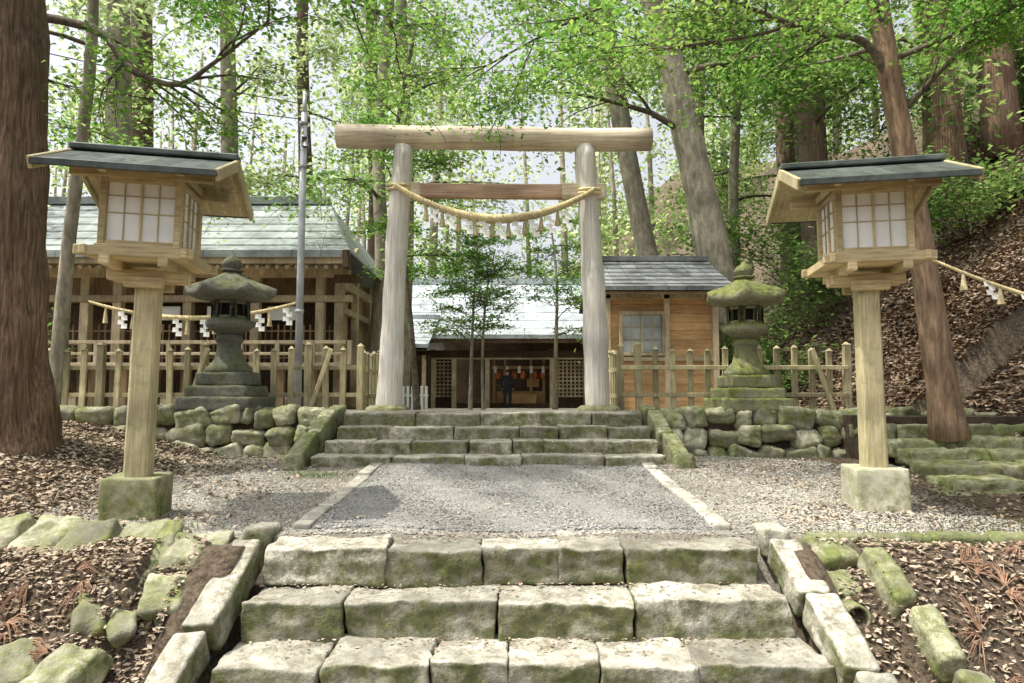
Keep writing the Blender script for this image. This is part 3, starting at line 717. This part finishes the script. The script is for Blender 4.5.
def tree(name,pts,r0,r1,bark,nb=10,f0=.4,blen=2.5,br=.05,nl=6000,spread=.35,lsize=.1,lmat=L_mid,seed=0,droop=.15,sides=18,flare=1.35,flat=.5,vs=.4,up=.25,extra=None,rough=.12,sub=5):
    rnd=random.Random(seed); ns=26 if sides<40 else 60
    P=catm(pts,ns); e=empty(name,tuple(P[0])); b=B(); R=[]
    for i in range(ns+1):
        t=i/ns; R.append((r0+(r1-r0)*t)*(1+(flare-1)*math.exp(-t*14)))
    b.tube(P,R,sides,rough=rough,seed=seed); b.build('trunk',bark,e,True)
    b=B(); A=[]
    for k in range(nb):
        t=f0+(1-f0)*(k+rnd.random())/nb; i=min(int(t*ns),ns-1); p=P[i]; a=rnd.uniform(0,2*math.pi)
        branch(b,p,(math.cos(a),math.sin(a),up+rnd.uniform(-.15,.3)),blen*rnd.uniform(.6,1.1)*(1.15-.5*t),br*(1.2-.6*t),A,rnd,droop,sub)
    if extra:
        for (pl,r,ls) in extra:
            Q=catm(pl,16); b.tube(Q,[max(r*(1-i/16*.8),.006) for i in range(17)],8,cap=False)
            for i in range(3,17):
                if rnd.random()<.75:
                    d=(Q[i]-Q[i-1]).normalized(); dd=Matrix.Rotation(rnd.choice((-1,1))*rnd.uniform(.4,1.2),3,'Z')@d
                    branch(b,Q[i],dd,ls*rnd.uniform(.5,1.1),r*.3,A,rnd,droop,sub,1,5)
                if i>9: A.append(tuple(Q[i]))
    if b.v: b.build('limbs',m_barkd,e,True)
    if A and nl: leaves(A,nl,spread,lsize,lmat,e,flat=flat,vs=vs)
    return e,A
def g(x,y): return float(H(x,y,False))-.08

tree('cedar_tree',[(-5.08,6.8,.25),(-5.12,6.8,2.5),(-5.25,6.8,5.5),(-5.4,6.8,9),(-5.5,6.8,16)],.40,.26,m_cedar,nb=6,f0=.75,blen=2.0,nl=2000,lsize=.14,lmat=L_ced,seed=2,sides=96,flare=1.5,rough=.16)
tree('maple_tree',[(-6.4,9.6,.7),(-6.25,9.5,3),(-6.0,9.4,5.5),(-5.9,9.3,8),(-5.5,9.3,11)],.10,.05,m_bark,nb=9,f0=.35,blen=2.8,br=.04,nl=7500,lsize=.09,lmat=L_near,seed=4,spread=.26,vs=.3,flare=1.2)
tree('maple_tree',[(-7.2,8.0,.5),(-6.8,7.8,3),(-6.0,7.6,5.2),(-5.2,7.5,7),(-4.6,7.5,10)],.16,.06,m_barkd,nb=4,f0=.5,blen=2.6,nl=8500,lsize=.08,lmat=L_near,seed=5,spread=.22,vs=.3,
     extra=[([(-6.1,7.6,5.4),(-4.75,7.5,5.1),(-4.3,7.4,4.6),(-3.7,7.3,4.35),(-3.25,7.2,4.55),(-2.6,7.0,4.9)],.06,1.0),
            ([(-5.4,7.5,6.6),(-3.8,7.4,6.0),(-2.4,7.4,5.6),(-1.2,7.6,5.2)],.05,1.3)])
tree('maple_tree',[(4.84,7.6,.45),(4.72,7.6,1.6),(4.56,7.6,3.03),(4.38,7.6,4.31),(4.24,7.6,5.5),(4.1,7.6,8.5)],.155,.10,m_redbark,nb=5,f0=.68,blen=2.6,nl=18000,lsize=.08,lmat=L_near,seed=8,spread=.20,vs=.28,flare=1.3,
     extra=[([(4.36,7.6,4.5),(4.0,7.5,4.95),(3.4,7.4,5.0),(2.6,7.3,5.25),(1.6,7.2,5.55)],.055,1.4),
            ([(4.3,7.6,5.0),(4.0,7.4,5.4),(2.8,7.2,4.9),(1.6,7.3,4.75),(.5,7.6,4.7)],.035,1.3),
            ([(4.25,7.6,5.6),(3.0,7.6,6.1),(1.0,7.8,5.5),(-.6,8.2,4.85)],.04,1.4),
            ([(4.4,7.6,4.1),(4.9,7.2,4.7),(5.4,7.0,5.1)],.04,1.2)])
tree('broadleaf_tree',[(4.5,13.5,.6),(4.15,13.5,3),(3.62,13.5,5.83),(2.9,13.5,9),(2.2,13.5,13),(1.8,13.6,18)],.36,.20,m_bark,nb=9,f0=.42,blen=4.0,br=.08,nl=12000,lsize=.15,lmat=L_mid,seed=11,spread=.42,sides=26)
tree('broadleaf_tree',[(4.1,16,.5),(3.25,16,4),(2.4,16,9),(1.9,16,14),(1.6,16,19)],.27,.15,m_bark,nb=8,f0=.48,blen=3.6,br=.07,nl=7000,lsize=.16,lmat=L_mid,seed=12,spread=.45)
tree('young_maple_tree',[(-.72,11.8,.6),(-.70,11.8,1.6),(-.66,11.8,2.6),(-.6,11.8,3.6)],.035,.012,m_bark,nb=14,f0=.38,blen=1.05,br=.012,nl=5000,lsize=.06,lmat=L_near,seed=20,spread=.11,vs=.25,up=.35,sides=8)
tree('young_maple_tree',[(-.50,12.0,.6),(-.52,12.0,1.6),(-.45,12.0,2.7),(-.3,12.0,3.5)],.03,.012,m_bark,nb=10,f0=.45,blen=.95,br=.012,nl=3200,lsize=.06,lmat=L_near,seed=21,spread=.11,vs=.25,up=.35,sides=8)
tree('young_maple_tree',[(.78,12.4,.6),(.80,12.4,1.8),(.82,12.4,3.0),(.7,12.4,4.2)],.045,.015,m_bark,nb=16,f0=.36,blen=1.1,br=.013,nl=5500,lsize=.062,lmat=L_near,seed=22,spread=.12,vs=.25,up=.35,sides=8)
tree('broadleaf_tree',[(-3.0,14.5,.5),(-2.8,14.5,3.5),(-2.9,14.5,6.5),(-2.7,14.5,10),(-2.9,14.5,15)],.17,.09,m_bark,nb=11,f0=.28,blen=2.5,br=.05,nl=10000,lsize=.11,lmat=L_mid,seed=25,spread=.3)
tree('broadleaf_tree',[(-1.5,10.9,.6),(-1.62,10.9,2),(-1.75,10.9,3.2),(-1.9,10.9,5),(-1.6,10.9,7)],.05,.03,m_barkd,nb=7,f0=.42,blen=1.3,br=.02,nl=4200,lsize=.075,lmat=L_near,seed=26,spread=.17,vs=.3)
for i,(x,y,r,h,s) in enumerate([(-9.3,15.5,.33,22,30),(-10.4,18.5,.36,24,31),(-8.6,20,.30,24,32),(-6.6,21,.26,22,33),(-11.5,14.5,.3,20,34),(-4.6,22,.28,22,35),(-3.2,19.5,.24,22,36)]):
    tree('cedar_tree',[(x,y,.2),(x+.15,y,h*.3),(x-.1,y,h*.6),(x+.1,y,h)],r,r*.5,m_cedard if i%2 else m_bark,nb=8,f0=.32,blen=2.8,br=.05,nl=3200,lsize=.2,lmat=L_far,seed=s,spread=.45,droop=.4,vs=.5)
for i,(x,y,r,h,bk,s) in enumerate([(7.3,16,.34,20,m_cedard,40),(9.2,14,.26,20,m_cedar,41),(10.3,14,.30,20,m_cedar,42),(8.3,20,.3,20,m_cedard,43),(6.4,23,.3,20,m_bark,44),(11.5,18,.3,20,m_cedar,45),(10.0,23,.28,20,m_cedard,46),(6.2,18.5,.16,14,m_bark,47)]):
    tree('cedar_tree' if bk!=m_bark else 'broadleaf_tree',[(x,y,g(x,y)),(x-.1,y,g(x,y)+h*.3),(x+.1,y,g(x,y)+h*.6),(x,y,g(x,y)+h)],r,r*.55,bk,nb=10,f0=.14,blen=3.2,br=.05,nl=6000,lsize=.18,lmat=L_mid,seed=s,spread=.45,droop=.3,vs=.5)
def shrub(name,c,rad,n,size,mat,seed):
    rnd=random.Random(seed); e=empty(name,c); b=B(); A=[]
    for k in range(9):
        a=rnd.uniform(0,6.28); branch(b,c,(math.cos(a),math.sin(a),1.2),rad*1.3,.02,A,rnd,.1,5,0,5)
    b.build('stems',m_barkd,e,True); leaves(A,n,rad*.2,size,mat,e,vs=.8)
for i,(x,y,r) in enumerate([(4.6,12.2,.9),(5.5,15,1.5),(6.8,13.5,.9),(5.2,18,1.6),(7.6,17.5,1.8),(-9.5,12,1.2),(8.2,12.2,.9),(11.5,15.5,1.3),(12.5,17.5,1.6),(10,18.5,1.5),(13.5,20,1.8),(9.3,21,1.6),(12,14,.9)]):
    shrub('shrub',(x,y,g(x,y)),r,2600,.12,L_mid,60+i)
e=empty('distant_trees',(0,45,0)); b=B(); A=[]; rnd=random.Random(99)
for i in range(85):
    y=rnd.uniform(38,70); x=rnd.uniform(-1,1)*y*.95; z0=g(x,y); h=rnd.uniform(13,25); r=rnd.uniform(.13,.32); lean=rnd.uniform(-1.2,1.2)
    b.tube([(x,y,z0),(x+lean*.4,y,z0+h*.5),(x+lean,y,z0+h)],[r,r*.75,r*.3],8)
    u=x/y
    keep=.35 if u<-.2 else (.75 if u<.1 else 1)
    for k in range(22):
        t=rnd.random()**1.2*.95+.05; 
        if t>.35 and rnd.random()>keep: continue
        a=rnd.uniform(0,6.28); q=rnd.uniform(.6,3.4)*(1.2-.6*t)
        A.append((x+lean*t+q*math.cos(a),y+q*math.sin(a),z0+h*t))
b.build('trunks',m_bark,e,True)
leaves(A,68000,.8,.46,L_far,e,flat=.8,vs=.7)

e=empty('sacred_rope',(4.6,7.6,2.4)); rope(e,(4.60,7.42,2.44),(6.4,6.6,1.65),.12,.018,tass=9,tl=.2,t0=.15,t1=.8)

# ------------------------------------------------------------------ litter
def lit(name,n,xr,yr,size,mat,cond=None,dz=.012):
    x=rng.uniform(*xr,n); y=rng.uniform(*yr,n)
    if cond is not None: k=cond(x,y); x,y=x[k],y[k]
    z=H(x,y)+dz+rng.uniform(0,.015,len(x))
    return scatter(name,LEAF,LF,np.stack([x,y,z],-1),rng.uniform(.5,1.3,len(x))*size,mat,flat=.35)
clump=lambda x,y:(np.sin(x*2.3+np.sin(y*3.1)*1.4)*np.cos(y*2.6+x)+rng.normal(0,.45,len(x)))>.1
lit('fallen_leaves',19000,(-6.5,-2.1),(4.4,8.6),.055,L_deadp,lambda x,y:(clump(x,y)|(x<-3.6))&(rng.random(len(x))<np.where(x>-3.3,.5,1)))
lit('fallen_leaves',12000,(-4.5,-1.95),(3.0,4.55),.042,L_deadp)
lit('fallen_leaves',25000,(1.95,5.4),(3.0,7.6),.045,L_deadp,lambda x,y:(clump(x,y)&(y>4.6)&(rng.random(len(x))<.25))|(y<4.55))
lit('fallen_leaves',48000,(4.5,15),(6.8,24),.11,L_dead,None,.02)
lit('fallen_leaves',22000,(4.5,9),(6.8,13),.08,L_dead,None,.02)
lit('fallen_leaves',3600,(-2.8,3.2),(4.8,7.4),.03,L_deadp,lambda x,y:rng.random(len(x))<np.where(np.abs(x)<1.3,.3,.8),.025)
P=[]
for (y0,y1,z) in ((4.42,4.8,.004),(4.07,4.4,-.225),(3.74,4.05,-.44)):
    n=300; P.append(np.stack([rng.uniform(-1.5,1.6,n),y1-(y1-y0)*rng.beta(1,3.0,n),np.full(n,z+.014)],-1))
for (y0,y1,z) in ((7.5,7.8,.285),(7.84,8.14,.42),(8.18,8.48,.56)):
    n=180; P.append(np.stack([rng.uniform(-2.0,1.6,n),y1-(y1-y0)*rng.beta(1,2.2,n),np.full(n,z+.012)],-1))
P=np.concatenate(P); scatter('fallen_leaves_on_steps',LEAF,LF,P,rng.uniform(.012,.038,len(P)),L_deadp,flat=.2)
b=B()
for i in range(60):
    cx_,cy_=random.uniform(2.5,3.6),random.uniform(3.3,4.5)
    if i>44: cx_,cy_=random.uniform(-3.2,-2.5),random.uniform(3.5,4.2)
    for k in range(14):
        a=random.gauss(i*1.7,.5); l=random.uniform(.08,.2); z=float(H(cx_,cy_))+.03
        dx,dy=math.cos(a)*l,math.sin(a)*l; z2=float(H(cx_+dx,cy_+dy))+.02
        b.tube([(cx_,cy_,z),(cx_+dx*.5,cy_+dy*.5,(z+z2)/2+.03),(cx_+dx,cy_+dy,z2)],[.002,.003,.001],4,cap=False)
b.build('cedar_twig_litter',M('dry_needles',(.20,.10,.06),(.42,.27,.18),9,bump=0))
BL=[(-.06,0,0),(.06,0,0),(0,.15,1)]
gc=((-1.95,6.9,.18,260),(3.3,4.9,.5,200),(-2.5,4.9,.3,120),(2.4,4.62,.3,160),(-4.0,7.6,.5,150),(2.2,8.4,.5,200),(-3.6,8.4,.8,260))
gx=np.concatenate([rng.normal(c[0],c[2],c[3]) for c in gc]); gy=np.concatenate([rng.normal(c[1],min(c[2]*.5,.15),c[3]) for c in gc])
scatter('grass',BL,[[0,1,2]],np.stack([gx,gy,H(gx,gy)],-1),rng.uniform(.03,.075,len(gx)),L_grass,flat=.4)

# ------------------------------------------------------------------ person (visitor, seen from behind)
def person(loc):
    e=empty('person',loc)
    def skin(name,V,E,R,mat,sub=2):
        me=bpy.data.meshes.new(name); me.from_pydata(V,E,[]); o=link(bpy.data.objects.new(name,me)); o.parent=e
        md=o.modifiers.new('s','SKIN'); sv=me.skin_vertices[0].data
        for i,r in enumerate(R): sv[i].radius=(r[0],r[1]); sv[i].use_root=(i==0)
        m2=o.modifiers.new('u','SUBSURF'); m2.levels=sub; m2.render_levels=sub; me.materials.append(mat)
    V=[(0,0,.88),(0,0,1.08),(0,.01,1.28),(0,.01,1.36),(.10,0,.80),(.10,-.01,.45),(.10,.02,.08),(.11,-.10,.04),(-.10,0,.80),(-.10,.02,.45),(-.11,.04,.08),(-.12,-.08,.04),(.18,.01,1.29),(.24,.0,1.03),(.21,.08,.86),(-.18,.01,1.29),(-.24,.0,1.03),(-.20,.08,.86)]
    E=[(0,1),(1,2),(2,3),(0,4),(4,5),(5,6),(6,7),(0,8),(8,9),(9,10),(10,11),(2,12),(12,13),(13,14),(2,15),(15,16),(16,17)]
    R=[(.15,.11),(.14,.10),(.14,.10),(.06,.06),(.09,.10),(.065,.07),(.045,.05),(.04,.035),(.09,.10),(.065,.07),(.045,.05),(.04,.035),(.07,.07),(.05,.05),(.038,.038),(.07,.07),(.05,.05),(.038,.038)]
    skin('clothed_body',V,E,R,m_cloth)
    skin('head_and_neck',[(0,.01,1.35),(0,.02,1.45),(0,.02,1.53),(0,.05,1.50)],[(0,1),(1,2),(2,3)],[(.045,.045),(.065,.07),(.07,.08),(.06,.06)],m_skin)
    skin('hair',[(0,-.01,1.47),(0,.0,1.55),(0,.02,1.585)],[(0,1),(1,2)],[(.07,.06),(.082,.09),(.06,.06)],m_cloth)
    for s in (-1,1):
        for k in range(5):
            x=s*.205+(k-2)*.012; l=.06-.006*abs(k-2)
            skin('finger',[(x,.085,.85),(x,.10,.85-l*.6),(x,.10,.84-l)],[(0,1),(1,2)],[(.01,.01),(.009,.009),(.008,.008)],m_skin,1)
person((-.18,27.2,.22))

# ------------------------------------------------------------------ world, sun, camera
sv=Vector((-.42,-.09,.90)).normalized()
w=bpy.data.worlds.new('World'); SC.world=w; w.use_nodes=True; nt=w.node_tree; bg=nt.nodes['Background']
sky=nt.nodes.new('ShaderNodeTexSky'); sky.sky_type='NISHITA'; sky.sun_disc=False
sky.sun_elevation=math.asin(sv.z); sky.sun_rotation=math.atan2(sv.x,sv.y); sky.air_density=1.0; sky.dust_density=6.0; sky.ozone_density=1.0
hs=nt.nodes.new('ShaderNodeHueSaturation'); hs.inputs['Saturation'].default_value=.25; hs.inputs['Value'].default_value=1.9
nt.links.new(sky.outputs[0],hs.inputs['Color']); nt.links.new(hs.outputs[0],bg.inputs['Color']); bg.inputs['Strength'].default_value=.15
sd=bpy.data.lights.new('sun','SUN'); sd.energy=4.6; sd.angle=math.radians(.6); sd.color=(1,.94,.83)
so=link(bpy.data.objects.new('sun',sd)); so.rotation_euler=(-sv).to_track_quat('-Z','Y').to_euler()
cd=bpy.data.cameras.new('camera'); co=link(bpy.data.objects.new('camera',cd)); cd.lens=24; cd.sensor_width=36; cd.clip_end=1000; cd.clip_start=.05
co.location=(0,0,1.0); co.rotation_euler=(math.radians(90+4.06),0,0); SC.camera=co
SC.view_settings.view_transform='Standard'; SC.view_settings.look='None'; SC.view_settings.exposure=0
print('faces',sum(len(m.polygons) for m in bpy.data.meshes))
